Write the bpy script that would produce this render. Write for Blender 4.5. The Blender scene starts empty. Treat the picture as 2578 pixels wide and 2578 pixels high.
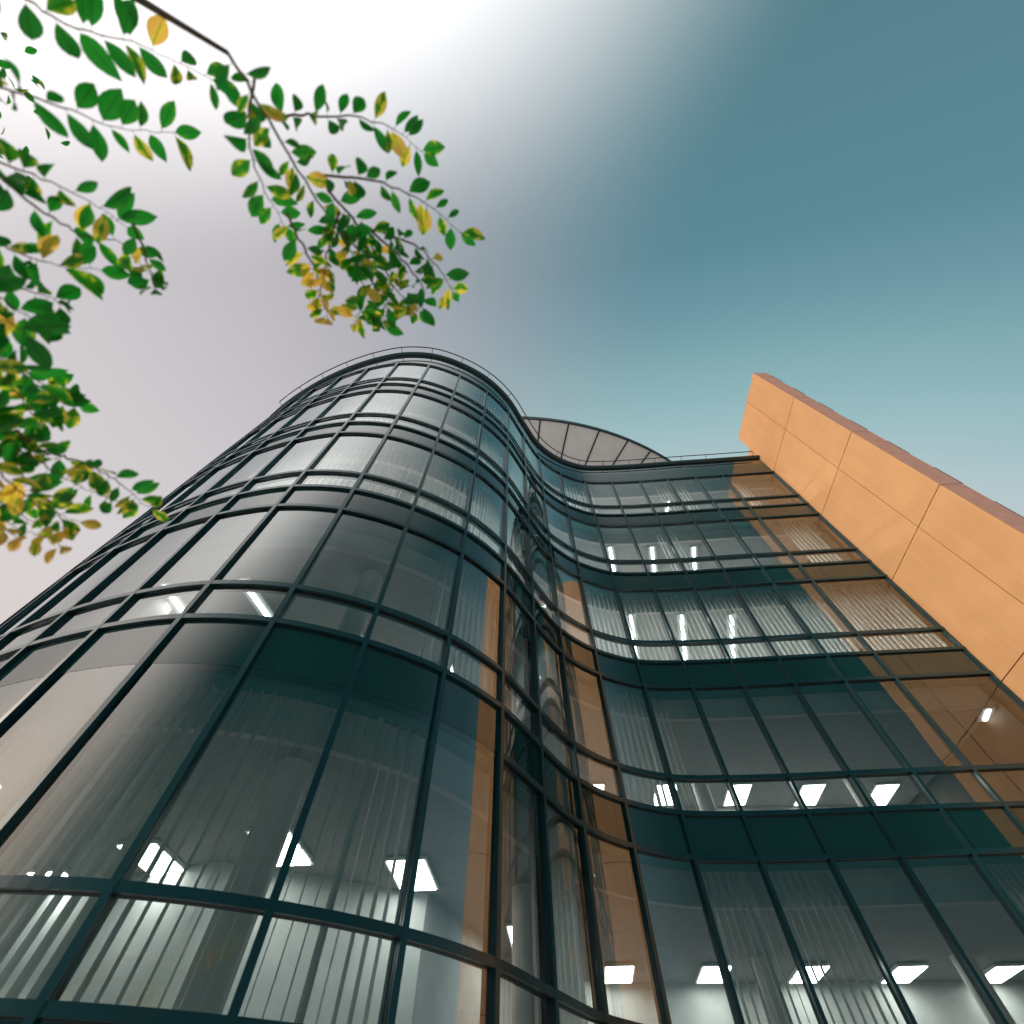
import bpy, bmesh, math, random
from mathutils import Vector, Matrix
from mathutils.geometry import tessellate_polygon
R = math.radians
random.seed(7)
scene = bpy.context.scene
col = scene.collection

# ------------------------------------------------------------------ camera
EYE = 1.6
PITCH = R(58.33)
FPX = 458.0
cam_d = bpy.data.cameras.new('camera')
cam = bpy.data.objects.new('camera', cam_d)
col.objects.link(cam)
cam.location = (0, 0, EYE)
cam.rotation_euler = (R(90) + PITCH, 0, 0)
cam_d.sensor_width = 36
cam_d.lens = FPX / 1024 * 36
cam_d.clip_start = 0.05
cam_d.clip_end = 3000
cam_d.dof.use_dof = True
cam_d.dof.focus_distance = 13
cam_d.dof.aperture_fstop = 1.0
scene.camera = cam

# ------------------------------------------------------------------ sky, sun, exposure
SUN_EL, SUN_AZ = R(18), R(205)      # azimuth counted from +x towards +y
sun_dir = Vector((math.cos(SUN_EL) * math.cos(SUN_AZ), math.cos(SUN_EL) * math.sin(SUN_AZ), math.sin(SUN_EL)))
world = bpy.data.worlds.new('World')
scene.world = world
world.use_nodes = True
wn, wl = world.node_tree.nodes, world.node_tree.links
wn.clear()


def srgb(r, g, b):
    f = lambda c: (c / 255) / 12.92 if c <= 10 else (((c / 255) + 0.055) / 1.055) ** 2.4
    return (f(r), f(g), f(b), 1)


def wnode(t, **k):
    n = wn.new(t)
    for a, b in k.items():
        setattr(n, a, b)
    return n


tc = wnode('ShaderNodeTexCoord')
nrm = wnode('ShaderNodeVectorMath', operation='NORMALIZE')
wl.new(tc.outputs['Generated'], nrm.inputs[0])


def wdot(v):
    n = wnode('ShaderNodeVectorMath', operation='DOT_PRODUCT')
    wl.new(nrm.outputs[0], n.inputs[0])
    n.inputs[1].default_value = Vector(v).normalized()
    return n.outputs['Value']


def wramp(sock, stops):
    # stops are given on the signed cosine -1..1
    h = wnode('ShaderNodeMath', operation='MULTIPLY_ADD')
    h.inputs[1].default_value = 0.5
    h.inputs[2].default_value = 0.5
    wl.new(sock, h.inputs[0])
    sock = h.outputs[0]
    stops = [((p + 1) / 2, c) for p, c in stops]
    n = wnode('ShaderNodeValToRGB')
    n.color_ramp.interpolation = 'B_SPLINE'
    e = n.color_ramp.elements
    while len(e) < len(stops):
        e.new(0.5)
    for el, (p, c) in zip(e, stops):
        el.position = p
        el.color = c
    wl.new(sock, n.inputs[0])
    return n.outputs[0]


def wmix(fac, a, b, mode='MIX'):
    n = wnode('ShaderNodeMix', data_type='RGBA', blend_type=mode)
    if isinstance(fac, float):
        n.inputs['Factor'].default_value = fac
    else:
        wl.new(fac, n.inputs['Factor'])
    wl.new(a, n.inputs['A'])
    wl.new(b, n.inputs['B'])
    return n.outputs['Result']


def wstep(sock, lo, hi):
    n = wnode('ShaderNodeMapRange', interpolation_type='SMOOTHSTEP')
    n.inputs['From Min'].default_value = lo
    n.inputs['From Max'].default_value = hi
    wl.new(sock, n.inputs['Value'])
    return n.outputs['Result']


def wmul(a, b):
    n = wnode('ShaderNodeMath', operation='MULTIPLY')
    wl.new(a, n.inputs[0])
    wl.new(b, n.inputs[1])
    return n.outputs[0]


W4 = lambda v: (v, v, v, 1)
# deep sky overhead, paler towards the horizon
base = wramp(wdot((0.2, 1.0, -0.1)), [
    (-1.0, srgb(58, 98, 102)), (-0.36, srgb(86, 130, 140)), (0.0, srgb(96, 142, 156)), (0.10, srgb(112, 156, 170)), (0.19, srgb(132, 174, 180)),
    (0.31, srgb(158, 198, 203)), (0.42, srgb(192, 208, 212)), (0.75, srgb(208, 214, 214)), (1.0, srgb(214, 216, 212))])
# thin warm veil on the sunny side
veil_f = wstep(wdot((-1.0, 0.04, 0.22)), -0.12, 0.66)
veil_c = wramp(wdot((0, 0, 1)), [(0.0, srgb(236, 196, 170)), (0.28, srgb(228, 208, 196)), (0.56, srgb(228, 222, 222)), (0.8, srgb(210, 206, 209)), (1.0, srgb(186, 181, 187))])
c1 = wmix(veil_f, base, veil_c)
# the sky behind the viewer, away from the pale side, is duller
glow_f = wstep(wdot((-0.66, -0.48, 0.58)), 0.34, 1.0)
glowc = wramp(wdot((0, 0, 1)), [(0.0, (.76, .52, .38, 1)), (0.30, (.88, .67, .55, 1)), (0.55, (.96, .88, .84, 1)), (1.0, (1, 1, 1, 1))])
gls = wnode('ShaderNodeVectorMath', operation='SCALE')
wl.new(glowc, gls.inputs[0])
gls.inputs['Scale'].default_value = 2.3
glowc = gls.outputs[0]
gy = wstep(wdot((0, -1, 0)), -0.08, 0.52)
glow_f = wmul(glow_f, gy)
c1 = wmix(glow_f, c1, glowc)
back_f = wstep(wdot((0.12, -1.0, 0.10)), 0.42, 0.82)
backc = wnode('ShaderNodeRGB')
backc.outputs[0].default_value = srgb(40, 96, 100)
c2 = wmix(back_f, c1, backc.outputs[0])
sky = wnode('ShaderNodeTexSky', sky_type='NISHITA')
sky.sun_disc = False
sky.sun_elevation = SUN_EL
sky.sun_rotation = math.pi / 2 - SUN_AZ
sky.air_density = 1.0
sky.dust_density = 1.5
skys = wnode('ShaderNodeVectorMath', operation='SCALE')
wl.new(sky.outputs[0], skys.inputs[0])
skys.inputs['Scale'].default_value = 0.07
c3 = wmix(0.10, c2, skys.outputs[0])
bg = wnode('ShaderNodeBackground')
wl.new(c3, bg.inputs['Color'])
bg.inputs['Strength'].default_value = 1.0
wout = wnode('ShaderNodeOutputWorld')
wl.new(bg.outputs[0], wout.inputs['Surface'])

sun_l = bpy.data.lights.new('sun', 'SUN')
sun_l.energy = 2.1
sun_l.angle = R(3)
sun_l.color = (1.0, 0.90, 0.76)
sun = bpy.data.objects.new('sun', sun_l)
sun.rotation_euler = sun_dir.to_track_quat('Z', 'Y').to_euler()
sun.location = (-20, -10, 30)
col.objects.link(sun)

scene.view_settings.view_transform = 'Standard'
scene.view_settings.look = 'None'
scene.view_settings.exposure = 0.0
scene.view_settings.gamma = 1.0
try:
    scene.cycles.use_denoising = True
    scene.cycles.max_bounces = 10
    scene.cycles.transparent_max_bounces = 16
    scene.cycles.caustics_reflective = False
    scene.cycles.caustics_refractive = False
    scene.cycles.sample_clamp_indirect = 4
except Exception:
    pass


# ------------------------------------------------------------------ materials
def new_mat(name):
    m = bpy.data.materials.new(name)
    m.use_nodes = True
    nt = m.node_tree
    return m, nt, nt.nodes, nt.links, nt.nodes['Principled BSDF']


def surf(name, rgb, rough=0.5, metal=0.0, var=0.12, scale=3.0, bump=0.0, bscale=60.0, spec=0.5, stretch=(1, 1, 1)):
    """procedural surface: base colour broken up by two noises, optional fine bump"""
    m, nt, n, l, p = new_mat(name)
    t = n.new('ShaderNodeTexCoord')
    mp = n.new('ShaderNodeMapping')
    mp.inputs['Scale'].default_value = stretch
    l.new(t.outputs['Object'], mp.inputs[0])
    a = n.new('ShaderNodeTexNoise')
    a.inputs['Scale'].default_value = scale
    a.inputs['Detail'].default_value = 6
    l.new(mp.outputs[0], a.inputs['Vector'])
    r = n.new('ShaderNodeValToRGB')
    r.color_ramp.elements[0].position = 0.3
    r.color_ramp.elements[1].position = 0.7
    r.color_ramp.elements[0].color = [c * (1 - var) for c in rgb] + [1]
    r.color_ramp.elements[1].color = [min(1, c * (1 + var)) for c in rgb] + [1]
    l.new(a.outputs['Fac'], r.inputs[0])
    l.new(r.outputs[0], p.inputs['Base Color'])
    p.inputs['Roughness'].default_value = rough
    p.inputs['Metallic'].default_value = metal
    p.inputs['Specular IOR Level'].default_value = spec
    if bump:
        b = n.new('ShaderNodeTexNoise')
        b.inputs['Scale'].default_value = bscale
        b.inputs['Detail'].default_value = 8
        l.new(t.outputs['Object'], b.inputs['Vector'])
        bp = n.new('ShaderNodeBump')
        bp.inputs['Strength'].default_value = bump
        bp.inputs['Distance'].default_value = 0.02
        l.new(b.outputs['Fac'], bp.inputs['Height'])
        l.new(bp.outputs[0], p.inputs['Normal'])
    return m


def glass(name, tint, ior=1.62, wob=0.018):
    m, nt, n, l, p = new_mat(name)
    n.remove(p)
    out = n['Material Output']
    tr = n.new('ShaderNodeBsdfTransparent')
    tr.inputs['Color'].default_value = (*tint, 1)
    gl = n.new('ShaderNodeBsdfGlossy')
    gl.inputs['Roughness'].default_value = 0.0
    gl.inputs['Color'].default_value = (0.93, 0.98, 0.97, 1)
    t = n.new('ShaderNodeTexCoord')
    no = n.new('ShaderNodeTexNoise')
    no.inputs['Scale'].default_value = 0.9
    no.inputs['Detail'].default_value = 1
    oi = n.new('ShaderNodeObjectInfo')
    va = n.new('ShaderNodeVectorMath'); va.operation = 'MULTIPLY_ADD'
    l.new(oi.outputs['Random'], va.inputs[0]); va.inputs[1].default_value = (37, 53, 71)
    l.new(t.outputs['Object'], va.inputs[2])
    l.new(va.outputs[0], no.inputs['Vector'])
    bp = n.new('ShaderNodeBump')
    bp.inputs['Strength'].default_value = wob
    bp.inputs['Distance'].default_value = 0.3
    l.new(no.outputs['Fac'], bp.inputs['Height'])
    l.new(bp.outputs[0], gl.inputs['Normal'])
    fr = n.new('ShaderNodeFresnel')
    fr.inputs['IOR'].default_value = ior
    mx = n.new('ShaderNodeMixShader')
    # two panes of an insulated unit: 1 - (1 - F)^2
    i1 = n.new('ShaderNodeMath'); i1.operation = 'SUBTRACT'; i1.inputs[0].default_value = 1.0
    l.new(fr.outputs[0], i1.inputs[1])
    i2 = n.new('ShaderNodeMath'); i2.operation = 'MULTIPLY'
    l.new(i1.outputs[0], i2.inputs[0]); l.new(i1.outputs[0], i2.inputs[1])
    i3 = n.new('ShaderNodeMath'); i3.operation = 'SUBTRACT'; i3.inputs[0].default_value = 1.0
    l.new(i2.outputs[0], i3.inputs[1])
    l.new(i3.outputs[0], mx.inputs[0])
    l.new(tr.outputs[0], mx.inputs[1])
    l.new(gl.outputs[0], mx.inputs[2])
    l.new(mx.outputs[0], out.inputs['Surface'])
    return m


def emit(name, rgb, s):
    m, nt, n, l, p = new_mat(name)
    p.inputs['Base Color'].default_value = (0.8, 0.8, 0.8, 1)
    p.inputs['Emission Color'].default_value = (*rgb, 1)
    p.inputs['Emission Strength'].default_value = s
    return m


M = {}
M['frame'] = surf('dark_teal_aluminium', (0.004, 0.040, 0.050), rough=0.30, var=0.15, scale=2.0, spec=0.4)
M['gasket'] = surf('black_gasket', (0.006, 0.010, 0.010), rough=0.6, var=0.2)
M['glass'] = glass('curtain_wall_glass', (0.80, 0.93, 0.91), ior=1.76)
M['parapet_glass'] = glass('parapet_glass', (0.30, 0.52, 0.48), ior=1.75)
M['spandrel'] = surf('green_spandrel_glass', (0.005, 0.031, 0.027), rough=0.02, var=0.10, scale=0.7, spec=0.9)
M['soffit'] = surf('teal_pelmet_board', (0.16, 0.36, 0.33), rough=0.7, var=0.06)
_p = M['spandrel'].node_tree.nodes['Principled BSDF']
_p.inputs['IOR'].default_value = 1.8; _p.inputs['Specular IOR Level'].default_value = 0.5
_p.inputs['Coat Weight'].default_value = 0.25; _p.inputs['Coat Roughness'].default_value = 0.0; _p.inputs['Coat IOR'].default_value = 1.5
_p = M['frame'].node_tree.nodes['Principled BSDF']
_p.inputs['Coat Weight'].default_value = 0.35; _p.inputs['Coat Roughness'].default_value = 0.10
M['bulkhead'] = surf('pale_plaster_bulkhead', (0.62, 0.54, 0.53), rough=0.8, var=0.05)
M['ceiling'] = surf('grey_ceiling_tiles', (0.40, 0.38, 0.375), rough=0.85, var=0.07, scale=6)
M['inner'] = surf('dark_inner_wall', (0.50, 0.50, 0.48), rough=0.8, var=0.1)
M['partition'] = surf('brown_partition', (0.10, 0.07, 0.05), rough=0.8, var=0.1)
M['floor'] = surf('office_carpet', (0.34, 0.33, 0.32), rough=0.95, var=0.2, scale=12)
M['blind'] = surf('pale_fabric_slat', (0.86, 0.85, 0.81), rough=0.8, var=0.05, scale=20)
M['column'] = surf('painted_column', (0.80, 0.72, 0.70), rough=0.6, var=0.05)
M['tube'] = emit('fluorescent_tube', (0.93, 0.97, 1.0), 9.0)
M['panel'] = emit('added_fill_panel', (1.0, 0.97, 0.93), 60.0)  # added light source, brightens the office interiors
M['panel_low'] = emit('added_fill_panel_dim', (1.0, 0.97, 0.93), 12.0)  # weaker added source for the lower storeys
M['lamp_body'] = surf('white_lamp_housing', (0.80, 0.80, 0.79), rough=0.4, var=0.03)
M['render_orange'] = surf('orange_rendered_panel', (0.71, 0.375, 0.175), rough=0.75, var=0.045, scale=1.3, bump=0.12, bscale=45, spec=0.25)
def panel_tone(m, amp, streak):
    nt = m.node_tree; n, l = nt.nodes, nt.links
    p_ = n['Principled BSDF']
    src = p_.inputs['Base Color'].links[0].from_socket
    oi = n.new('ShaderNodeObjectInfo')
    mr = n.new('ShaderNodeMapRange'); mr.inputs['To Min'].default_value = 1 - amp; mr.inputs['To Max'].default_value = 1 + amp
    l.new(oi.outputs['Random'], mr.inputs['Value'])
    t = n.new('ShaderNodeTexCoord'); mp = n.new('ShaderNodeMapping'); mp.inputs['Scale'].default_value = (5, 5, 0.22)
    l.new(t.outputs['Object'], mp.inputs[0])
    no = n.new('ShaderNodeTexNoise'); no.inputs['Scale'].default_value = 1.6; no.inputs['Detail'].default_value = 5
    l.new(mp.outputs[0], no.inputs['Vector'])
    m2 = n.new('ShaderNodeMapRange'); m2.inputs['From Min'].default_value = 0.35; m2.inputs['From Max'].default_value = 0.75
    m2.inputs['To Min'].default_value = 1.0 + streak * .4; m2.inputs['To Max'].default_value = 1 - streak
    l.new(no.outputs['Fac'], m2.inputs['Value'])
    mu = n.new('ShaderNodeMath'); mu.operation = 'MULTIPLY'
    l.new(mr.outputs[0], mu.inputs[0]); l.new(m2.outputs[0], mu.inputs[1])
    sc = n.new('ShaderNodeVectorMath'); sc.operation = 'SCALE'
    l.new(src, sc.inputs[0]); l.new(mu.outputs[0], sc.inputs['Scale'])
    l.new(sc.outputs[0], p_.inputs['Base Color'])


panel_tone(M['render_orange'], 0.035, 0.04)
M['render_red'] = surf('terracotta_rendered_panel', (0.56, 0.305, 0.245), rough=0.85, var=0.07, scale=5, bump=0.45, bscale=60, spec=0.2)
M['joint'] = surf('dark_red_joint', (0.16, 0.045, 0.02), rough=0.9, var=0.1)
M['trim'] = surf('dark_trim', (0.012, 0.03, 0.032), rough=0.45, var=0.2)
M['canopy'] = surf('grey_canopy_sheet', (0.86, 0.85, 0.87), rough=0.55, var=0.05, scale=1.2, bump=0.05, bscale=8)
_p = M['canopy'].node_tree.nodes['Principled BSDF']
_p.inputs['Specular IOR Level'].default_value = 0.3
M['rail'] = surf('blue_black_steel', (0.010, 0.022, 0.035), rough=0.35, var=0.1)
M['paving'] = surf('grey_paving', (0.52, 0.51, 0.49), rough=0.9, var=0.2, scale=1.5, bump=0.3, bscale=20)
M['gravel'] = surf('pale_roof_gravel', (0.68, 0.67, 0.66), rough=0.95, var=0.2, scale=9)
M['bark'] = surf('grey_brown_bark', (0.10, 0.075, 0.05), rough=0.9, var=0.35, scale=18, bump=0.8, bscale=30)


def leaf_mat():
    m, nt, n, l, p = new_mat('autumn_leaf')
    n.remove(p)
    out = n['Material Output']
    at = n.new('ShaderNodeAttribute')
    at.attribute_name = 'leafdata'       # r = how yellow, g = across, b = along
    sep = n.new('ShaderNodeSeparateColor')
    l.new(at.outputs['Color'], sep.inputs[0])
    t = n.new('ShaderNodeTexCoord')
    no = n.new('ShaderNodeTexNoise')
    no.inputs['Scale'].default_value = 28
    no.inputs['Detail'].default_value = 4
    l.new(t.outputs['Object'], no.inputs['Vector'])
    # yellowing = base + across edge + noise
    m1 = n.new('ShaderNodeMath'); m1.operation = 'MULTIPLY_ADD'
    l.new(no.outputs['Fac'], m1.inputs[0]); m1.inputs[1].default_value = 1.1
    l.new(sep.outputs[0], m1.inputs[2])
    m2 = n.new('ShaderNodeMath'); m2.operation = 'MULTIPLY_ADD'
    l.new(sep.outputs[1], m2.inputs[0]); m2.inputs[1].default_value = 0.35
    l.new(m1.outputs[0], m2.inputs[2])
    r = n.new('ShaderNodeValToRGB')
    e = r.color_ramp.elements
    e[0].position = 0.62; e[0].color = (0.012, 0.27, 0.02, 1)
    e[1].position = 1.0; e[1].color = (0.95, 0.58, 0.10, 1)
    k = e.new(0.78); k.color = (0.08, 0.36, 0.015, 1)
    k = e.new(0.88); k.color = (0.85, 0.78, 0.05, 1)
    dv = n.new('ShaderNodeMath'); dv.operation = 'MULTIPLY'; dv.inputs[1].default_value = 0.62
    l.new(m2.outputs[0], dv.inputs[0])
    l.new(dv.outputs[0], r.inputs[0])
    # darker midrib and veins
    wv = n.new('ShaderNodeMath'); wv.operation = 'LESS_THAN'; wv.inputs[1].default_value = 0.07
    l.new(sep.outputs[1], wv.inputs[0])
    vm = n.new('ShaderNodeMix'); vm.data_type = 'RGBA'; vm.blend_type = 'MULTIPLY'
    vm.inputs['B'].default_value = (0.55, 0.55, 0.5, 1)
    l.new(wv.outputs[0], vm.inputs['Factor'])
    l.new(r.outputs[0], vm.inputs['A'])
    df = n.new('ShaderNodeBsdfDiffuse'); tl = n.new('ShaderNodeBsdfTranslucent'); gl = n.new('ShaderNodeBsdfGlossy')
    gl.inputs['Roughness'].default_value = 0.35
    l.new(vm.outputs['Result'], df.inputs['Color']); l.new(vm.outputs['Result'], tl.inputs['Color'])
    a = n.new('ShaderNodeMixShader'); a.inputs[0].default_value = 0.66
    l.new(df.outputs[0], a.inputs[1]); l.new(tl.outputs[0], a.inputs[2])
    b = n.new('ShaderNodeMixShader'); b.inputs[0].default_value = 0.035
    l.new(a.outputs[0], b.inputs[1]); l.new(gl.outputs[0], b.inputs[2])
    l.new(b.outputs[0], out.inputs['Surface'])
    return m


M['leaf'] = leaf_mat()
M['twig'] = surf('brown_twig_bark', (0.13, 0.075, 0.035), rough=0.8, var=0.4, scale=60)


# ------------------------------------------------------------------ object helpers
def link(name, bm, mat, parent=None, smooth=False, label=None):
    me = bpy.data.meshes.new(name)
    bm.normal_update()
    bm.to_mesh(me)
    bm.free()
    me.materials.append(mat)
    if smooth:
        for p in me.polygons:
            p.use_smooth = True
    o = bpy.data.objects.new(name, me)
    col.objects.link(o)
    if parent:
        o.parent = parent
        o.matrix_parent_inverse = Matrix.Identity(4)
    if label:
        o['label'] = label
    return o


def root(name, label, cat, group=None, kind=None):
    o = bpy.data.objects.new(name, None)
    o.empty_display_size = 0.3
    col.objects.link(o)
    o['label'] = label
    o['category'] = cat
    if group:
        o['group'] = group
    if kind:
        o['kind'] = kind
    return o


def quad(bm, a, b, c, d):
    return bm.faces.new([bm.verts.new(v) for v in (a, b, c, d)])


def box(bm, x0, x1, y0, y1, z0, z1, mat=Matrix.Identity(4)):
    vs = [bm.verts.new(mat @ Vector(p)) for p in
          ((x0, y0, z0), (x1, y0, z0), (x1, y1, z0), (x0, y1, z0), (x0, y0, z1), (x1, y0, z1), (x1, y1, z1), (x0, y1, z1))]
    for f in ((0, 3, 2, 1), (4, 5, 6, 7), (0, 1, 5, 4), (1, 2, 6, 5), (2, 3, 7, 6), (3, 0, 4, 7)):
        bm.faces.new([vs[i] for i in f])


def tube(bm, pts, rad, seg=8, cap=True):
    """tube through 3-D points; rad = number or list"""
    n = len(pts)
    rs = rad if isinstance(rad, (list, tuple)) else [rad] * n
    rings = []
    up0 = None
    for i, p in enumerate(pts):
        d = (pts[min(i + 1, n - 1)] - pts[max(i - 1, 0)]).normalized()
        if up0 is None:
            up0 = Vector((0, 0, 1)) if abs(d.z) < 0.9 else Vector((1, 0, 0))
        u = d.cross(up0).normalized()
        v = u.cross(d).normalized()
        up0 = v
        rings.append([bm.verts.new(p + (u * math.cos(a) + v * math.sin(a)) * rs[i]) for a in [2 * math.pi * k / seg for k in range(seg)]])
    for i in range(n - 1):
        for k in range(seg):
            bm.faces.new((rings[i][k], rings[i][(k + 1) % seg], rings[i + 1][(k + 1) % seg], rings[i + 1][k]))
    if cap:
        bm.faces.new(rings[0][::-1])
        bm.faces.new(rings[-1])


def sweep(bm, frames, prof):
    """frames: list of (origin xy, outward normal xy); prof: closed list of (out, z)"""
    rings = []
    for (p, nn) in frames:
        rings.append([bm.verts.new((p.x + nn.x * o, p.y + nn.y * o, z)) for o, z in prof])
    k = len(prof)
    for i in range(len(rings) - 1):
        for j in range(k):
            bm.faces.new((rings[i][j], rings[i + 1][j], rings[i + 1][(j + 1) % k], rings[i][(j + 1) % k]))
    bm.faces.new(rings[0])
    bm.faces.new(rings[-1][::-1])


# ------------------------------------------------------------------ ground
g = bmesh.new()
s = 900
quad(g, (-s, -s, 0), (s, -s, 0), (s, s, 0), (-s, s, 0))
gr = link('ground', g, M['paving'])
gr['kind'] = 'structure'
gr['label'] = 'grey paved ground around the building'
gr['category'] = 'ground'

# ------------------------------------------------------------------ plan of the glazed front
MUL = [(-8.836, 5.921), (-7.791, 5.389), (-6.669, 4.935), (-5.533, 4.593), (-4.365, 4.396), (-3.174, 4.463),
       (-2.027, 4.853), (-1.005, 5.462), (-0.186, 6.289), (0.446, 7.298), (1.14, 8.327), (2.078, 9.074),
       (3.216, 9.501), (4.404, 9.542), (5.623, 9.478), (6.821, 9.377), (8.026, 9.276), (9.20, 9.193), (11.43, 9.018)]
MUL = [Vector(p) for p in MUL]
ext = []
p = MUL[0].copy()
for h in (-31.5, -37.5, -45, -54, -64, -75, -86):
    p = p - 1.19 * Vector((math.cos(R(h)), math.sin(R(h))))
    ext.append(p.copy())
NEXT = len(ext)
MUL = ext[::-1] + MUL              # index of mullion "0" of the fit
BASE = NEXT
NB = len(MUL) - 1                  # number of bays
SUB = 8
dense = []
P0 = [2 * MUL[0] - MUL[1]] + MUL + [2 * MUL[-1] - MUL[-2]]
for i in range(1, len(P0) - 2):
    a, b, c, d = P0[i - 1:i + 3]
    for k in range(SUB):
        t = k / SUB
        dense.append(0.5 * ((2 * b) + (-a + c) * t + (2 * a - 5 * b + 4 * c - d) * t * t + (-a + 3 * b - 3 * c + d) * t ** 3))
dense.append(MUL[-1].copy())
nor = []
for i in range(len(dense)):
    t = (dense[min(i + 1, len(dense) - 1)] - dense[max(i - 1, 0)]).normalized()
    nor.append(Vector((t.y, -t.x)))
FR = list(zip(dense, nor))


def at_param(u):
    """point and normal at bay parameter u (0..NB)"""
    x = max(0, min(NB - 1e-6, u)) * SUB
    i = int(x)
    t = x - i
    return dense[i].lerp(dense[i + 1], t), nor[i].lerp(nor[i + 1], t).normalized()


Z = EYE
# transom heights above ground
T = [17.924, 15.871, 15.213, 14.466, 12.275, 11.62, 10.866, 8.707, 8.038, 7.284, 5.104, 4.426, 3.69, 1.53, 0.86, 0.10]
T = [t + Z for t in T]
Z_GLASS_TOP = 19.32 + Z
Z_RIM = 19.45 + Z

bld = root('office_building', 'curved glass office building with dark teal grid, round tower flowing into a concave front', 'office building')

# mullions -----------------------------------------------------------------
CAPW, CAPD = 0.066, 0.062
for i, m in enumerate(MUL[:-1]):
    _, n2 = at_param(i)
    ang = math.atan2(n2.y, n2.x)
    mt = Matrix.Translation((m.x, m.y, 0)) @ Matrix.Rotation(ang, 4, 'Z')
    b = bmesh.new()
    box(b, 0.022, CAPD, -CAPW / 2, CAPW / 2, 0.0, T[0] + 0.035, mt)       # outer cap, x = outward
    box(b, -0.004, 0.019, -CAPW / 2 - 0.004, CAPW / 2 + 0.004, 0.0, T[0] + 0.033, mt)
    o = link('mullion', b, M['frame'], bld)
    g2 = bmesh.new()
    box(g2, -0.13, -0.008, -0.026, 0.026, 0.0, T[0], mt)
    link('inner_frame', g2, M['gasket'], o)
# edge frame against the orange wall
m = MUL[-1]
b = bmesh.new()
n2 = nor[-1]
ang = math.atan2(n2.y, n2.x)
mt = Matrix.Translation((m.x, m.y, 0)) @ Matrix.Rotation(ang, 4, 'Z')
box(b, 0.022, 0.06, -0.075, -0.035, 0.0, T[0] + 0.035, mt)
box(b, -0.10, 0.017, -0.075, -0.005, 0.0, T[0] + 0.033, mt)
link('edge_mullion', b, M['frame'], bld)

# transoms -----------------------------------------------------------------
TH = 0.040
for j, t in enumerate(T):
    b = bmesh.new()
    dd = 0.058
    if j == 12:
        fr = FR[(BASE + 8) * SUB:]
    elif j > 12:
        fr = FR
    else:
        fr = FR
    sweep(b, fr, [(0.012, t - TH), (dd, t - TH), (dd, t + TH), (0.012, t + TH)])
    o = link('transom', b, M['frame'], bld)
    b = bmesh.new()
    sweep(b, FR, [(-0.12, t - 0.026), (-0.010, t - 0.026), (-0.010, t + 0.026), (-0.12, t + 0.026)])
    link('inner_frame', b, M['gasket'], o)


def strip(bm, u0, u1, z0, z1, off=0.0, seg=8):
    """vertical sheet following the front between two bay parameters"""
    pv = None
    for k in range(seg + 1):
        q, nn = at_param(u0 + (u1 - u0) * k / seg)
        a = bm.verts.new((q.x + nn.x * off, q.y + nn.y * off, z0))
        b_ = bm.verts.new((q.x + nn.x * off, q.y + nn.y * off, z1))
        if pv:
            bm.faces.new((pv[0], a, b_, pv[1]))
        pv = (a, b_)


HID = 5     # bays round the back of the tower that the photograph never shows
STOREYS = [(0, 1, 2), (3, 4, 5), (6, 7, 8), (9, 10, 11), (12, 13, 14)]
# (bay, storey) -> blinds: (start, end, slat turn in degrees, how dense)
def B_(i): return BASE + 4 + i     # bay to the right of mullion "Mi"
BL = {}
def addbl(i, st, a=0.04, b=0.96, turn=52, dens=1.0):
    turn = 87
    BL.setdefault((B_(i), st), []).append((a, b, turn, dens))
# round tower
addbl(0, 0, 0.55, 1.0, 40); addbl(1, 0, 0.0, 0.16, 40); addbl(3, 0, .0, 1, 65); addbl(4, 0, 0, 1, 60, 1.6)
addbl(-1, 1, 0.2, 1, 40); addbl(0, 1, 0.0, 0.75, 40); addbl(2, 1, 0.86, 1, 70); addbl(3, 1, 0.0, 1.0, 55, 1.3); addbl(4, 1, 0, 1, 60, 1.3)
addbl(-2, 2, .3, 1, 40); addbl(-1, 2, 0.05, 1, 40); addbl(0, 2, 0.02, 0.98, 35); addbl(1, 2, 0.02, 1.0, 48, 1.0); addbl(2, 2, 0.02, 1, 68, 1.0)
addbl(3, 2, 0.02, 1, 60, 1.2); addbl(4, 2, 0, 1, 60, 1.2)
addbl(2, 3, 0.68, 0.95, 88, .8); addbl(3, 3, 0.03, 0.97, 62, 1.0)
addbl(-2, 4, 0.1, 1, 35); addbl(-1, 4, 0.02, 1, 35); addbl(0, 4, 0.02, 1, 35); addbl(1, 4, 0.02, 0.98, 48); addbl(2, 4, .02, .98, 60)
# long concave front
addbl(7, 0, 0.05, 0.98, 60); addbl(8, 0, 0.02, 0.3, 82); addbl(10, 0, 0.5, 0.98, 88, .9); addbl(11, 0, 0.1, 0.6, 88, .9); addbl(13, 0, 0.2, 0.4, 88)
addbl(9, 1, 0.75, 0.98, 70); addbl(10, 1, 0.05, 0.40, 70); addbl(13, 1, 0.34, 0.78, 50, 1.0)
for i in (7, 8, 9): addbl(i, 2, 0.03, 0.98, 84)
for i in (10, 11, 12): addbl(i, 2, 0.02, 0.98, 62)
addbl(13, 2, 0.02, 0.98, 42)
addbl(7, 3, 0.03, 0.98, 66); addbl(8, 3, 0.03, 0.45, 74)
for i in (5, 8, 9, 12, 13): addbl(i, 4, 0.03, 0.98, 55)

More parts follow.
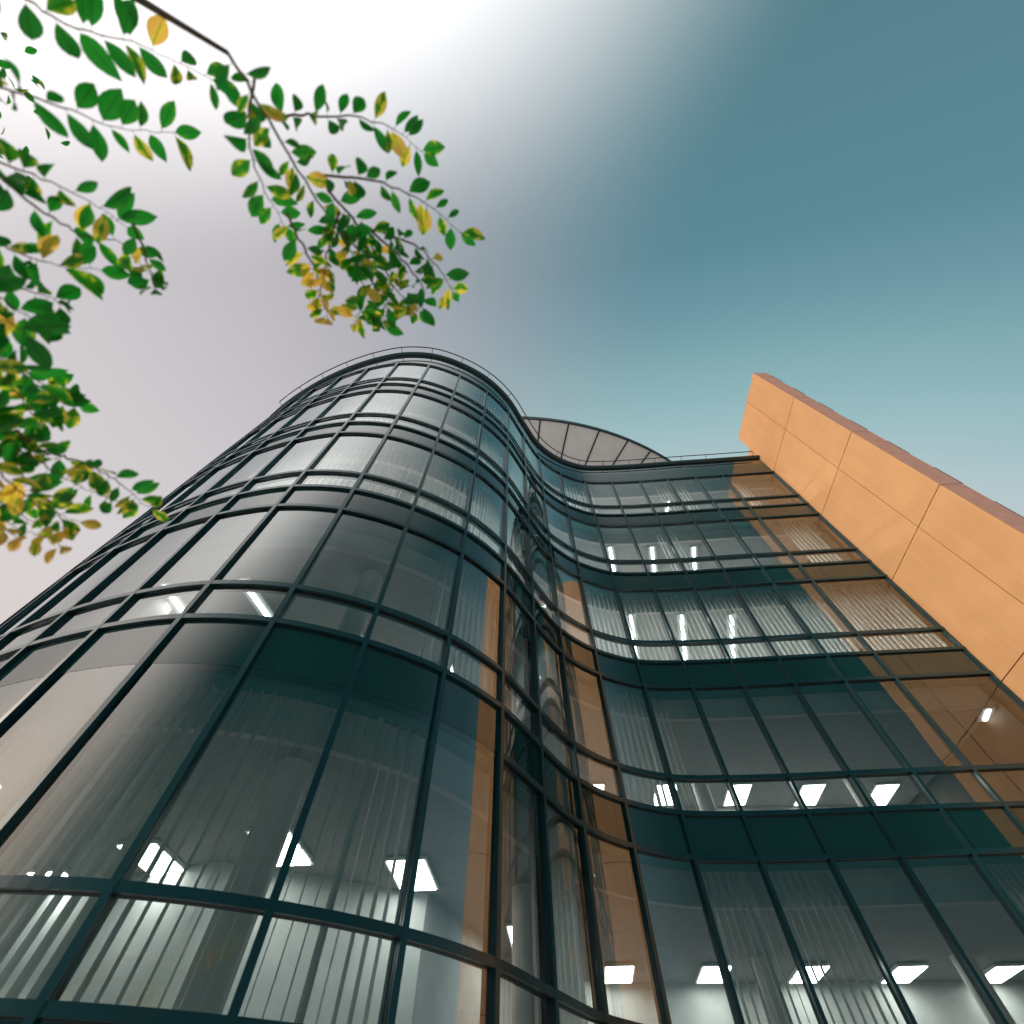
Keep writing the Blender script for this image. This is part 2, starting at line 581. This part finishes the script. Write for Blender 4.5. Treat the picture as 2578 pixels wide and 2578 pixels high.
rear_g, rear_s = bmesh.new(), bmesh.new()
for u in range(NB):
    if u < HID:
        strip(rear_g, u, u + 1, 0.0, T[0], 0.0)
        for c in (2, 5, 8, 11):
            strip(rear_s, u, u + 1, T[c + 1], T[c], -0.02)
        continue
    for st, (a, m_, c) in enumerate(STOREYS):
        zt, zm, zb = T[a] - 0.0, T[m_], T[c]
        w = bpy.data.objects.new('window', None)
        w.empty_display_size = 0.1
        col.objects.link(w)
        w.parent = bld
        b = bmesh.new(); strip(b, u, u + 1, zm + 0.0, zt, 0.0)
        link('tall_pane', b, M['glass'], w, smooth=True)
        b = bmesh.new(); strip(b, u, u + 1, zb, zm, 0.0)
        link('short_pane', b, M['glass'], w, smooth=True)
        # spandrel below this storey
        zs = T[c + 1] if c + 1 < len(T) else 0.0
        b = bmesh.new(); strip(b, u, u + 1, zs, zb, 0.003)
        link('spandrel_panel', b, M['spandrel'], bld, smooth=True)
        # vertical blinds
        if (u, st) in BL:
            b = bmesh.new()
            for (f0, f1, turn, dens) in BL[(u, st)]:
                L = (MUL[u + 1] - MUL[u]).length
                nsl = max(1, int(round((f1 - f0) * L / 0.142 / (1 if dens == 1 else 1) * dens)))
                for k in range(nsl):
                    uu = u + f0 + (f1 - f0) * (k + 0.5) / nsl
                    q, nn = at_param(uu)
                    q = q - nn * 0.235
                    tt = Vector((-nn.y, nn.x))       # along the front, towards the right
                    jt = turn + random.uniform(-5, 5) + (random.choice((-1, 1)) * random.uniform(12, 30) if random.random() < 0.06 else 0)
                    dirv = tt * math.cos(R(jt)) - nn * math.sin(R(jt)) 
                    wd = 0.118 / 2
                    ztop = zt - 0.10
                    A = q - dirv * wd; Bp = q + dirv * wd
                    cvn = Vector((-dirv.y, dirv.x)) * 0.008
                    zbot = zb + 0.03
                    v = [bm_v for bm_v in ((A.x, A.y), (q.x + cvn.x, q.y + cvn.y), (Bp.x, Bp.y))]
                    lo = [b.verts.new((x, y, zbot)) for x, y in v]
                    hi = [b.verts.new((x, y, ztop)) for x, y in v]
                    b.faces.new((lo[0], lo[1], hi[1], hi[0]))
                    b.faces.new((lo[1], lo[2], hi[2], hi[1]))
            link('vertical_blind', b, M['blind'], w)

link('rear_glazing', rear_g, M['glass'], bld, smooth=True)
link('rear_spandrel_band', rear_s, M['spandrel'], bld, smooth=True)
# parapet: green band, clear upper strip, rim -------------------------------
for u in range(HID, NB):
    b = bmesh.new(); strip(b, u, u + 1, T[0], T[0] + 0.86, 0.004)
    link('parapet_panel', b, M['spandrel'], bld, smooth=True)
    b = bmesh.new(); strip(b, u, u + 1, T[0] + 0.86, Z_GLASS_TOP, 0.0)
    link('parapet_glass', b, M['parapet_glass'], bld, smooth=True)
    if u > HID:
        q, n2 = at_param(u)
        mt = Matrix.Translation((q.x, q.y, 0)) @ Matrix.Rotation(math.atan2(n2.y, n2.x), 4, 'Z')
        b = bmesh.new()
        box(b, -0.16, -0.01, -0.025, 0.025, T[0] + 0.86, Z_GLASS_TOP - 0.01, mt)
        link('parapet_post', b, M['frame'], bld)
RF = FR[HID * SUB:]
b = bmesh.new()
sweep(b, RF, [(-0.30, Z_GLASS_TOP), (0.045, Z_GLASS_TOP), (0.125, Z_GLASS_TOP + 0.05), (0.125, Z_RIM), (-0.30, Z_RIM)])
link('roof_rim', b, M['frame'], bld)
# guard rail
rl = bpy.data.objects.new('guard_rail', None); col.objects.link(rl); rl.parent = bld
b = bmesh.new()
U_L = HID + 0.9
pts = []
for k in range(0, 241):
    q, nn = at_param(U_L + (NB - 0.12 - U_L) * k / 240)
    q = q + nn * 0.29
    pts.append(Vector((q.x, q.y, 19.53 + Z)))
tube(b, pts, 0.022, 6)
link('rail', b, M['rail'], rl, smooth=True)
npost = 20
for k in range(npost):
    uu = U_L + (NB - 0.12 - U_L) * k / (npost - 1)
    q, nn = at_param(uu)
    b = bmesh.new()
    top = q + nn * 0.285
    mid = q + nn * 0.29
    foot = q + nn * 0.02
    tube(b, [Vector((top.x, top.y, 19.52 + Z)), Vector((mid.x, mid.y, 19.44 + Z)), Vector((foot.x, foot.y, 19.40 + Z))], 0.012, 5)
    link('bracket', b, M['rail'], rl)

# interiors ------------------------------------------------------------------
def offset_line(off, step=2, lo=0):
    return [dense[i] - nor[i] * off for i in range(lo, len(dense), step)]


BACKY = 24.0
def plan_poly(off):
    pl = offset_line(off)
    xl, xr = pl[0].x, 11.4
    return pl + [Vector((xr, BACKY)), Vector((xl, BACKY))]


def flat(bm, poly, z):
    vs = [bm.verts.new((q.x, q.y, z)) for q in poly]
    for tri in tessellate_polygon([[Vector((q.x, q.y, 0)) for q in poly]]):
        try:
            bm.faces.new([vs[i] for i in tri])
        except ValueError:
            pass


LEV = [(0, T[0]), (3, T[3]), (6, T[6]), (9, T[9]), (12, T[12])]
for st, (ti, zt) in enumerate(LEV):
    # teal pelmet zone next to the glass
    o1, o2, drop = 0.14, 0.42, 0.55
    b = bmesh.new()
    sweep(b, FR[::2], [(-o1, zt - 0.02), (-o1, zt + 0.10), (-o2 - .02, zt + 0.10), (-o2 - .02, zt - 0.02)])
    link('pelmet', b, M['soffit'], bld)
    b = bmesh.new()
    sweep(b, FR[::2], [(-o2, zt - drop), (-o2, zt - 0.025), (-o2 - .10, zt - 0.025), (-o2 - .10, zt - drop)])
    link('bulkhead', b, M['bulkhead'], bld)
    b = bmesh.new()
    flat(b, plan_poly(o2 + 0.05), zt - drop + 0.012)
    link('ceiling', b, M['ceiling'], bld)
    b = bmesh.new()
    flat(b, plan_poly(0.13), (T[ti - 1] - 0.02) if ti else Z_RIM - 0.3)
    link('floor_slab' if ti else 'roof_deck', b, M['floor'] if ti else M['gravel'], bld)
b = bmesh.new()
flat(b, plan_poly(0.13), 0.06)
link('floor_slab', b, M['floor'], bld)

# core walls set back from the glass, and the plain outer walls round the rear
b = bmesh.new()
corepts = [(-8.6, 9.5), (-4.5, 8.2), (-1.4, 9.4), (-0.2, 12.4), (2.2, 14.2), (11.3, 14.0)]
for (x0, y0), (x1, y1) in zip(corepts, corepts[1:]):
    quad(b, (x0, y0, 0.07), (x1, y1, 0.07), (x1, y1, T[0] - 0.6), (x0, y0, T[0] - 0.6))
link('core_wall', b, M['inner'], bld)
b = bmesh.new()
x0, y0 = dense[0]
box(b, x0 - 0.1, x0 + 0.15, y0, BACKY, 0, Z_RIM - 0.02)
box(b, x0 + 0.15, 11.43, BACKY - 0.25, BACKY, 0, Z_RIM - 0.02)
link('rear_wall', b, M['render_orange'], bld)

# partition lining the end of the rooms
b = bmesh.new()
box(b, 11.33, 11.40, 9.35, 14.0, 0.07, T[0] - 0.6)
link('end_partition', b, M['partition'], bld)
# round columns
for (x, y) in ((-2.66, 5.62), (-6.9, 6.3), (0.2, 9.2), (5.0, 12.6), (9.0, 12.4)):
    b = bmesh.new()
    bmesh.ops.create_cone(b, cap_ends=True, segments=28, radius1=0.2, radius2=0.2, depth=T[0] - 0.6, matrix=Matrix.Translation((x, y, (T[0] - 0.6) / 2)))
    link('column', b, M['column'], bld, smooth=True)

# fluorescent ceiling lights; the wide ones are added fill for the rooms
def lamp(x, y, x2, y2, zc, wide=False):
    d = Vector((x2 - x, y2 - y)); L = d.length; a = math.atan2(d.y, d.x)
    mt = Matrix.Translation((x, y, zc)) @ Matrix.Rotation(a, 4, 'Z')
    b = bmesh.new()
    hw = 0.32 if wide else 0.15
    box(b, 0, L, -hw, hw, -0.05, -0.002, mt)
    h = link('ceiling_or_fill_light', b, M['lamp_body'], bld)
    b = bmesh.new()
    if wide:
        box(b, 0.03, L - 0.03, -0.28, 0.28, -0.062, -0.052, mt)
    else:
        box(b, 0.05, L - 0.05, -0.04, 0.04, -0.075, -0.052, mt)
    link('fill_panel' if wide else 'tube', b, (M['panel_low'] if zc < C4 + 0.1 else M['panel']) if wide else M['tube'], h)


C1, C2, C3, C4, C5 = [z - 0.55 for _, z in LEV]
for x in (3.65, 5.21, 6.77):
    lamp(x, 10.06, x + 0.34, 11.45, C2)
lamp(6.84, 10.10, 6.95, 11.4, C1)
for x, x2 in ((3.62, 4.1), (5.17, 5.72), (6.7, 7.3)):
    lamp(x, 10.0, x2, 12.1, C3)
lamp(-5.10, 5.60, -4.82, 6.75, C4)
lamp(-6.62, 5.72, -6.48, 6.65, C4)
lamp(11.12, 9.5, 11.28, 10.0, C4)
for zc in (C1, C2, C3, C4, C5):          # made-up panels deeper inside, added to light ceilings and blinds
    yy = 12.3
    for x, y in ((-7.2, 8.4), (-5.4, 7.5), (-3.4, 7.1), (-1.6, 8.0), (0.2, 10.6), (2.2, yy), (4.2, yy), (6.2, yy), (8.2, yy), (10.2, yy)):
        if zc < C4 + 0.1 and y > 12:
            y = 12.8
        lamp(x, y, x + 0.1, y + 1.1, zc, True)

# ------------------------------------------------------------------ orange wall
wall = root('feature_wall', 'tall orange rendered wall with thin dark panel joints, closing the glass front at its right end', 'wall')
TOP = 21.643 + Z
JZ = [17.995, 14.366, 10.673, 7.038, 3.39, -0.25]
LV = [TOP] + [z + Z for z in JZ] + [0.0]
o0 = Vector((11.45, 8.994)); dv = Vector((math.cos(R(-92.885)), math.sin(R(-92.885)))); tv = Vector((0.603, -0.026)); tn = tv.normalized()
LC, LM_, LB = 3.269, 1.914, 0.0
nv = Vector((-dv.y, dv.x))
if nv.x > 0: nv = -nv
G = 0.011
def wp(l, t, z, out=0.0, outd=None):
    q = o0 + dv * l + tn * t
    if outd is not None: q = q + outd * out
    return (q.x, q.y, z)
# structural core behind the panels
b = bmesh.new()
def prism(bm, l0, l1, t0, t1, z0, z1):
    vs = [bm.verts.new(wp(l, t, z)) for z in (z0, z1) for (l, t) in ((l0, t0), (l1, t0), (l1, t1), (l0, t1))]
    for f in ((0, 1, 2, 3), (7, 6, 5, 4), (0, 4, 5, 1), (1, 5, 6, 2), (2, 6, 7, 3), (3, 7, 4, 0)):
        bm.faces.new([vs[i] for i in f])
prism(b, 0.0, LC - 0.03, 0.03, 0.57, 0, TOP - 0.03)
prism(b, -14.0, -0.002, 0.03, 0.57, 0, 20.38 + Z - 0.03)
link('wall_core', b, M['joint'], wall)
def panel(l0, l1, z0, z1, t0, t1, mat, name):
    b = bmesh.new()
    prism(b, l0, l1, t0, t1, z0, z1)
    bmesh.ops.bevel(b, geom=b.edges[:], offset=0.003, segments=1, affect='EDGES')
    return link(name, b, mat, wall)
for k in range(len(LV) - 1):
    z1, z0 = LV[k] - (G if k else 0), LV[k + 1] + G
    panel(LM_ + G, LC, z0, z1, 0.0, 0.029, M['render_orange'], 'face_panel')
    panel(0.0, LM_ - G, z0, z1, 0.0, 0.029, M['render_orange'], 'face_panel')
    z1b = min(z1, 20.38 + Z)
    panel(-14.0, -0.004, z0, z1b, 0.0, 0.029, M['render_orange'], 'face_panel')
    panel(LC - 0.029, LC - 0.001, z0, z1, 0.030, 0.603, M['render_red'], 'end_panel')
b = bmesh.new()
prism(b, 0.0, LC, 0.0, 0.603, TOP + 0.002, TOP + 0.03)
link('coping', b, M['render_orange'], wall)
b = bmesh.new()
prism(b, -14, LC - 0.03, 0.574, 0.600, 0, 20.3 + Z)
link('rear_panel', b, M['render_red'], wall)
# broken line of dark edging on the far arris
k = 0
z = TOP - 0.5
while z > 1.0:
    h = 0.95
    b = bmesh.new()
    prism(b, LC - 0.02, LC + 0.004, 0.604, 0.622, z - h, z)
    link('edge_clip', b, M['trim'], wall)
    z -= h + 0.95

# ------------------------------------------------------------------ canopy roof behind
can = root('roof_canopy', 'flat grey curved canopy roof with radiating dark seams, rising behind the glass parapet', 'canopy')
CZ = 28.0
k = CZ / 30.0
rimp = [Vector(q) * k for q in ((0.8, 11.0), (3.9, 11.3), (6.1, 11.8), (8.1, 12.6), (9.8, 13.4), (11.3, 14.2))]
# circle through first, middle, last
def circ(a, b, c):
    d = 2 * (a.x * (b.y - c.y) + b.x * (c.y - a.y) + c.x * (a.y - b.y))
    ux = ((a.length_squared) * (b.y - c.y) + b.length_squared * (c.y - a.y) + c.length_squared * (a.y - b.y)) / d
    uy = ((a.length_squared) * (c.x - b.x) + b.length_squared * (a.x - c.x) + c.length_squared * (b.x - a.x)) / d
    return Vector((ux, uy))
cc = circ(rimp[0], (rimp[2] + rimp[3]) / 2, rimp[5])
CR = (rimp[0] - cc).length
CZ += Z
b = bmesh.new()
bmesh.ops.create_circle(b, cap_ends=True, segments=160, radius=CR, matrix=Matrix.Translation((cc.x, cc.y, CZ)))
link('soffit', b, M['canopy'], can)
b = bmesh.new()
ring = [(Vector((cc.x, cc.y)) + CR * Vector((math.cos(t), math.sin(t))), Vector((math.cos(t), math.sin(t)))) for t in [2 * math.pi * i / 160 for i in range(161)]]
sweep(b, ring, [(-0.02, CZ - 0.10), (0.07, CZ - 0.10), (0.07, CZ + 0.25), (-0.02, CZ + 0.25)])
link('fascia', b, M['trim'], can)
b = bmesh.new()
bmesh.ops.create_cone(b, cap_ends=True, segments=96, radius1=CR - 7, radius2=CR - 7, depth=CZ - 15, matrix=Matrix.Translation((cc.x, cc.y, (CZ + 15) / 2)))
link('drum_wall', b, M['inner'], can)
b = bmesh.new()
bmesh.ops.create_circle(b, cap_ends=True, segments=96, radius=CR - 0.02, matrix=Matrix.Translation((cc.x, cc.y, CZ + 0.24)))
link('roof_sheet', b, M['canopy'], can)
def rimpt(px, py):
    """rim point seen at source-photo pixel -> direction, only used to choose the seam bearings"""
    a = (px * 1024 / 2578 - 512) / FPX; bb = (512 - py * 1024 / 2578) / FPX
    d = Vector((a, math.cos(PITCH) - bb * math.sin(PITCH), math.sin(PITCH) + bb * math.cos(PITCH)))
    return Vector((d.x, d.y)) * ((CZ - Z) / d.z)
for (x1, y1, x2, y2) in ((305, 870, 290, 1000), (503, 895, 450, 1135), (715, 945, 618, 1185), (915, 1015, 810, 1185), (1070, 1090, 1010, 1170)):
    A = rimpt(1250 + x1 / 2.76, 740 + y1 / 2.76); Bq = rimpt(1250 + x2 / 2.76, 740 + y2 / 2.76)
    d = (Bq - A).normalized()
    A = A + d * 0.05
    E_ = A + d * 7.0
    b = bmesh.new()
    nn = Vector((-d.y, d.x)) * 0.045
    vs = [b.verts.new((q.x, q.y, zz)) for zz in (CZ - 0.05, CZ - 0.004) for q in (A - nn, A + nn, E_ + nn, E_ - nn)]
    for f in ((0, 1, 2, 3), (7, 6, 5, 4), (0, 4, 5, 1), (1, 5, 6, 2), (2, 6, 7, 3), (3, 7, 4, 0)):
        b.faces.new([vs[i] for i in f])
    link('seam', b, M['trim'], can)

# ------------------------------------------------------------------ trees
def pt(X, Y, dist):
    """a point in the crown: bearing given on a 1932-wide plan of the view, at a real distance"""
    a = (X * 1024 / 1932 - 512) / FPX; bb = (512 - Y * 1024 / 1932) / FPX
    d = Vector((a, math.cos(PITCH) - bb * math.sin(PITCH), math.sin(PITCH) + bb * math.cos(PITCH))).normalized()
    return Vector((0, 0, EYE)) + d * dist


class Foliage:
    def __init__(self):
        self.bm = bmesh.new()
        self.data = []

    def leaf(self, base, d, nrm_, L, W, yel, curl=0.15):
        d = d.normalized()
        s_ = d.cross(nrm_).normalized()
        n_ = s_.cross(d).normalized()
        K = 7
        prof = [0.0, 0.52, 0.86, 1.0, 0.92, 0.62, 0.0]
        rows = []
        for k in range(K):
            t = k / (K - 1)
            c = base + d * L * t - n_ * curl * L * t * t
            w = prof[k] * W / 2
            lift = n_ * w * 0.35
            if w == 0:
                rows.append([self.v(c, yel, 0, t)])
            else:
                rows.append([self.v(c - s_ * w + lift, yel, 1, t), self.v(c, yel, 0, t), self.v(c + s_ * w + lift, yel, 1, t)])
        for a, b_ in zip(rows, rows[1:]):
            if len(a) == 1:
                self.bm.faces.new((a[0], b_[0], b_[1])); self.bm.faces.new((a[0], b_[1], b_[2]))
            elif len(b_) == 1:
                self.bm.faces.new((a[0], b_[0], a[1])); self.bm.faces.new((a[1], b_[0], a[2]))
            else:
                self.bm.faces.new((a[0], b_[0], b_[1], a[1])); self.bm.faces.new((a[1], b_[1], b_[2], a[2]))

    def v(self, p, *data):
        self.data.append((*data, 1.0))
        return self.bm.verts.new(p)

    def build(self, name, parent):
        me = bpy.data.meshes.new(name)
        self.bm.to_mesh(me)
        self.bm.free()
        ca = me.color_attributes.new('leafdata', 'FLOAT_COLOR', 'POINT')
        for i, d in enumerate(self.data):
            ca.data[i].color = d
        me.materials.append(M['leaf'])
        for p_ in me.polygons:
            p_.use_smooth = True
        o = bpy.data.objects.new(name, me)
        col.objects.link(o)
        o.parent = parent
        return o


def smooth_path(pts, n=6):
    P_ = [2 * pts[0] - pts[1]] + pts + [2 * pts[-1] - pts[-2]]
    out = []
    for i in range(1, len(P_) - 2):
        a, b_, c, d = P_[i - 1:i + 3]
        for k in range(n):
            t = k / n
            out.append(0.5 * ((2 * b_) + (-a + c) * t + (2 * a - 5 * b_ + 4 * c - d) * t * t + (-a + 3 * b_ - 3 * c + d) * t ** 3))
    out.append(pts[-1])
    return out


tree = root('broadleaf_tree', 'green and yellow leafed tree whose twigs hang in from the left and top edges', 'tree')
fol = Foliage()


def spray(path, dist, step, L, yel, start=0.0, r0=0.006, spread=1.0, seedv=0):
    """a twig with leaves set alternately along it; path in view-plan units"""
    rnd = random.Random(seedv)
    pts = [pt(x, y, dist + 0.12 * math.sin(i * 1.7 + seedv)) for i, (x, y) in enumerate(path)]
    pp = smooth_path(pts, 6)
    for q_ in pp[2:-1]:
        q_ += Vector((rnd.gauss(0, 1), rnd.gauss(0, 1), rnd.gauss(0, 1))) * 0.0035
    bmt = bmesh.new()
    n = len(pp)
    tube(bmt, pp, [max(0.0013, r0 * (1 - i / n)) for i in range(n)], 6)
    acc = 0
    side = 1
    tot = sum((pp[i + 1] - pp[i]).length for i in range(n - 1))
    run = 0
    for i in range(n - 1):
        seg = pp[i + 1] - pp[i]
        run += seg.length
        acc += seg.length
        while acc > step:
            acc -= step * rnd.uniform(0.8, 1.2)
            if run / tot < start:
                continue
            side = -side
            view = (pp[i] - Vector((0, 0, EYE))).normalized()
            sd = seg.normalized().cross(view).normalized()
            ang_ = rnd.uniform(0.5, 1.25)
            d = seg.normalized() * math.cos(ang_) + sd * side * math.sin(ang_) * spread + Vector((0, 0, -0.35)) + view * rnd.uniform(-.35, .35)
            nn = (view + Vector((rnd.uniform(-.7, .7), rnd.uniform(-.7, .7), rnd.uniform(-.5, .5)))).normalized()
            l_ = L * rnd.uniform(0.75, 1.2)
            s0_ = pp[i] + seg * rnd.random()
            base = s0_ + (d.normalized() + Vector((0, 0, -.25))) * 0.014
            tube(bmt, [s0_, base], [0.0012, 0.0008], 4)
            y_ = yel[0] + (yel[1] - yel[0]) * (run / tot) + rnd.gauss(0, 0.28)
            fol.leaf(base, d, nn, l_, l_ * rnd.uniform(0.40, 0.62), max(-0.2, min(1.1, y_)), rnd.uniform(-0.1, 0.55))
    link('twig', bmt, M['twig'], tree, smooth=True)
    # end leaf
    fol.leaf(pp[-1], (pp[-1] - pp[-3]), (pp[-1] - Vector((0, 0, EYE))).normalized(), L, L * .5, yel[1])


D0 = 2.6
LL = 0.098
SPR = [
    # left side, seen from the top downwards
    ([(-260, 420), (-120, 500), (-10, 560), (60, 600), (105, 612)], 2.5, .030, .11, (0, 0)),
    ([(-260, 400), (-100, 490), (20, 540), (90, 560), (120, 575)], 2.7, .030, .11, (0, 0)),
    ([(-260, 440), (-120, 540), (-30, 590), (20, 610), (50, 632)], 2.4, .034, .12, (0, 0)),
    ([(-260, 480), (-120, 600), (-20, 660), (50, 710), (100, 750), (150, 765)], 2.6, .027, .10, (0, .1)),
    ([(-260, 500), (-120, 620), (-30, 690), (20, 730), (70, 790), (105, 800)], 2.5, .030, .10, (.1, .2)),
    ([(-260, 520), (-130, 640), (-40, 720), (0, 760), (40, 800), (60, 820)], 2.7, .027, .10, (.2, .3)),
    ([(-200, 560), (-60, 660), (30, 690), (90, 730), (130, 735)], 2.7, .028, .095, (0, .1)),
    ([(-220, 560), (-100, 700), (-10, 790), (40, 850), (90, 880), (130, 905), (180, 930), (232, 948)], 2.5, .030, .086, (.1, .45)),
    ([(30, 812), (80, 850), (130, 865), (180, 885), (230, 915), (262, 945), (288, 962)], 2.55, .034, .08, (.2, .5)),
    ([(-220, 600), (-100, 760), (-20, 830), (30, 880), (60, 925), (62, 960)], 2.6, .032, .095, (.1, .3)),
    ([(-220, 640), (-120, 800), (-20, 880), (30, 920), (80, 960), (150, 985)], 2.5, .046, .085, (.4, .7)),
    ([(-220, 680), (-120, 850), (-20, 930), (20, 960), (70, 990), (115, 1030)], 2.6, .046, .082, (.4, .8)),
    ([(-220, 700), (-120, 880), (-40, 950), (0, 975), (40, 1000), (90, 1015)], 2.5, .05, .08, (.6, .7)),
    ([(-220, 720), (-140, 900), (-50, 960), (-10, 985), (30, 1012)], 2.7, .06, .08, (.5, .8)),
    ([(60, 925), (90, 945), (115, 975), (120, 1000)], 2.6, .04, .08, (.5, .7)),
    # beyond the upper edge of the photograph
    ([(-200, 300), (-80, 400), (20, 470), (110, 500), (190, 510)], 2.7, .034, .11, (0, 0)),
    ([(-200, 200), (-60, 280), (60, 330), (170, 380), (240, 430)], 2.7, .036, .11, (0, .1)),
    ([(-180, 60), (-40, 150), (90, 190), (220, 240), (330, 250)], 2.8, .036, .11, (0, .1)),
    ([(-140, -120), (20, -20), (140, 50), (280, 90), (400, 150)], 2.8, .036, .11, (0, .2)),
    ([(-60, 290), (70, 390), (150, 440), (230, 460), (285, 520)], 2.7, .040, .10, (0, .2)),
    # overhead bough
    ([(430, 100), (520, 250), (600, 380), (660, 470), (690, 550), (676, 590), (670, 612)], 2.45, .034, .088, (.3, .55)),
    ([(620, 360), (690, 450), (730, 520), (740, 550), (724, 590), (714, 615)], 2.5, .044, .09, (.1, .2)),
    ([(640, 400), (618, 470), (612, 520), (600, 560)], 2.5, .034, .088, (.2, .6)),
    ([(680, 420), (750, 480), (790, 530), (800, 560), (785, 592)], 2.45, .034, .088, (.1, .3)),
    ([(690, 430), (780, 460), (830, 510), (856, 552)], 2.5, .040, .088, (.1, .2)),
    ([(600, 330), (700, 340), (800, 380), (870, 440)], 2.5, .036, .095, (0, .2)),
    ([(540, 400), (575, 470), (600, 520), (606, 560), (618, 600)], 2.45, .03, .086, (.3, .8)),
    ([(690, 460), (706, 540), (728, 580), (722, 612)], 2.5, .034, .095, (.1, .4)),
    ([(640, 430), (700, 500), (762, 560), (770, 585)], 2.5, .03, .09, (.1, .5)),
    ([(250, 420), (280, 500), (293, 545)], 2.6, .04, .08, (0, .1)),
    ([(520, 220), (600, 220), (720, 230), (800, 290)], 2.6, .036, .10, (0, .1)),
    ([(480, 150), (470, 260), (500, 360), (540, 430)], 2.6, .036, .10, (0, .3)),
]
for i, (path, dist, step, L, yel) in enumerate(SPR):
    spray(path, dist, step * (1.12 if i < 20 else 0.95), L * 0.98, (yel[0] + 0.08, yel[1] + 0.12), seedv=i + 3)

# boughs carrying those twigs back to the trunk
TR = Vector((-4.6, -2.4, 0))
def bough(pts, r0, r1, name='limb'):
    pp = smooth_path(pts, 6)
    bmt = bmesh.new()
    n = len(pp)
    tube(bmt, pp, [r0 + (r1 - r0) * i / (n - 1) for i in range(n)], 10)
    link(name, bmt, M['bark'], tree, smooth=True)
bough([TR + Vector((0, 0, -0.1)), TR + Vector((0.05, 0, 1.2)), TR + Vector((0, 0.1, 2.6)), TR + Vector((0.1, 0.1, 4.2)), TR + Vector((0.3, 0, 6.0))], 0.19, 0.07, 'trunk')
for (x, y, d_, zz) in ((-262, 420, 2.55, 2.2), (-225, 560, 2.55, 2.0), (-222, 660, 2.6, 1.9), (-222, 720, 2.65, 1.8), (-200, 250, 2.7, 2.6), (-180, 60, 2.8, 3.0)):
    e = pt(x, y, d_)
    s0 = TR + Vector((0, 0.05, zz))
    bough([s0, s0.lerp(e, 0.35) + Vector((0, 0, 0.10)), s0.lerp(e, 0.7) + Vector((0, 0, 0.06)), e], 0.045, 0.008)
e = pt(430, 100, 2.45)
s0 = TR + Vector((0.05, 0.05, 3.6))
bough([s0, s0.lerp(e, 0.4) + Vector((0, 0, 0.35)), s0.lerp(e, 0.75) + Vector((0, 0, 0.2)), e], 0.05, 0.008)
e = pt(-140, -120, 2.8)
bough([s0, s0.lerp(e, 0.5) + Vector((0, 0, 0.15)), e], 0.04, 0.008)
# upper crown, out of the frame but seen in the glass
rnd = random.Random(5)
for k in range(60):
    c = TR + Vector((rnd.gauss(0, 1.0), rnd.gauss(0, 0.9), rnd.uniform(4.3, 6.8)))
    if c.x > -3.9:
        continue
    for q in range(22):
        b0 = c + Vector((rnd.gauss(0, .22), rnd.gauss(0, .22), rnd.gauss(0, .18)))
        d = Vector((rnd.gauss(0, 1), rnd.gauss(0, 1), rnd.gauss(-.3, .6)))
        fol.leaf(b0, d, Vector((rnd.gauss(0, .5), rnd.gauss(0, .5), 1)).normalized(), 0.09, 0.05, rnd.gauss(.1, .3))
fol.build('leaves', tree)
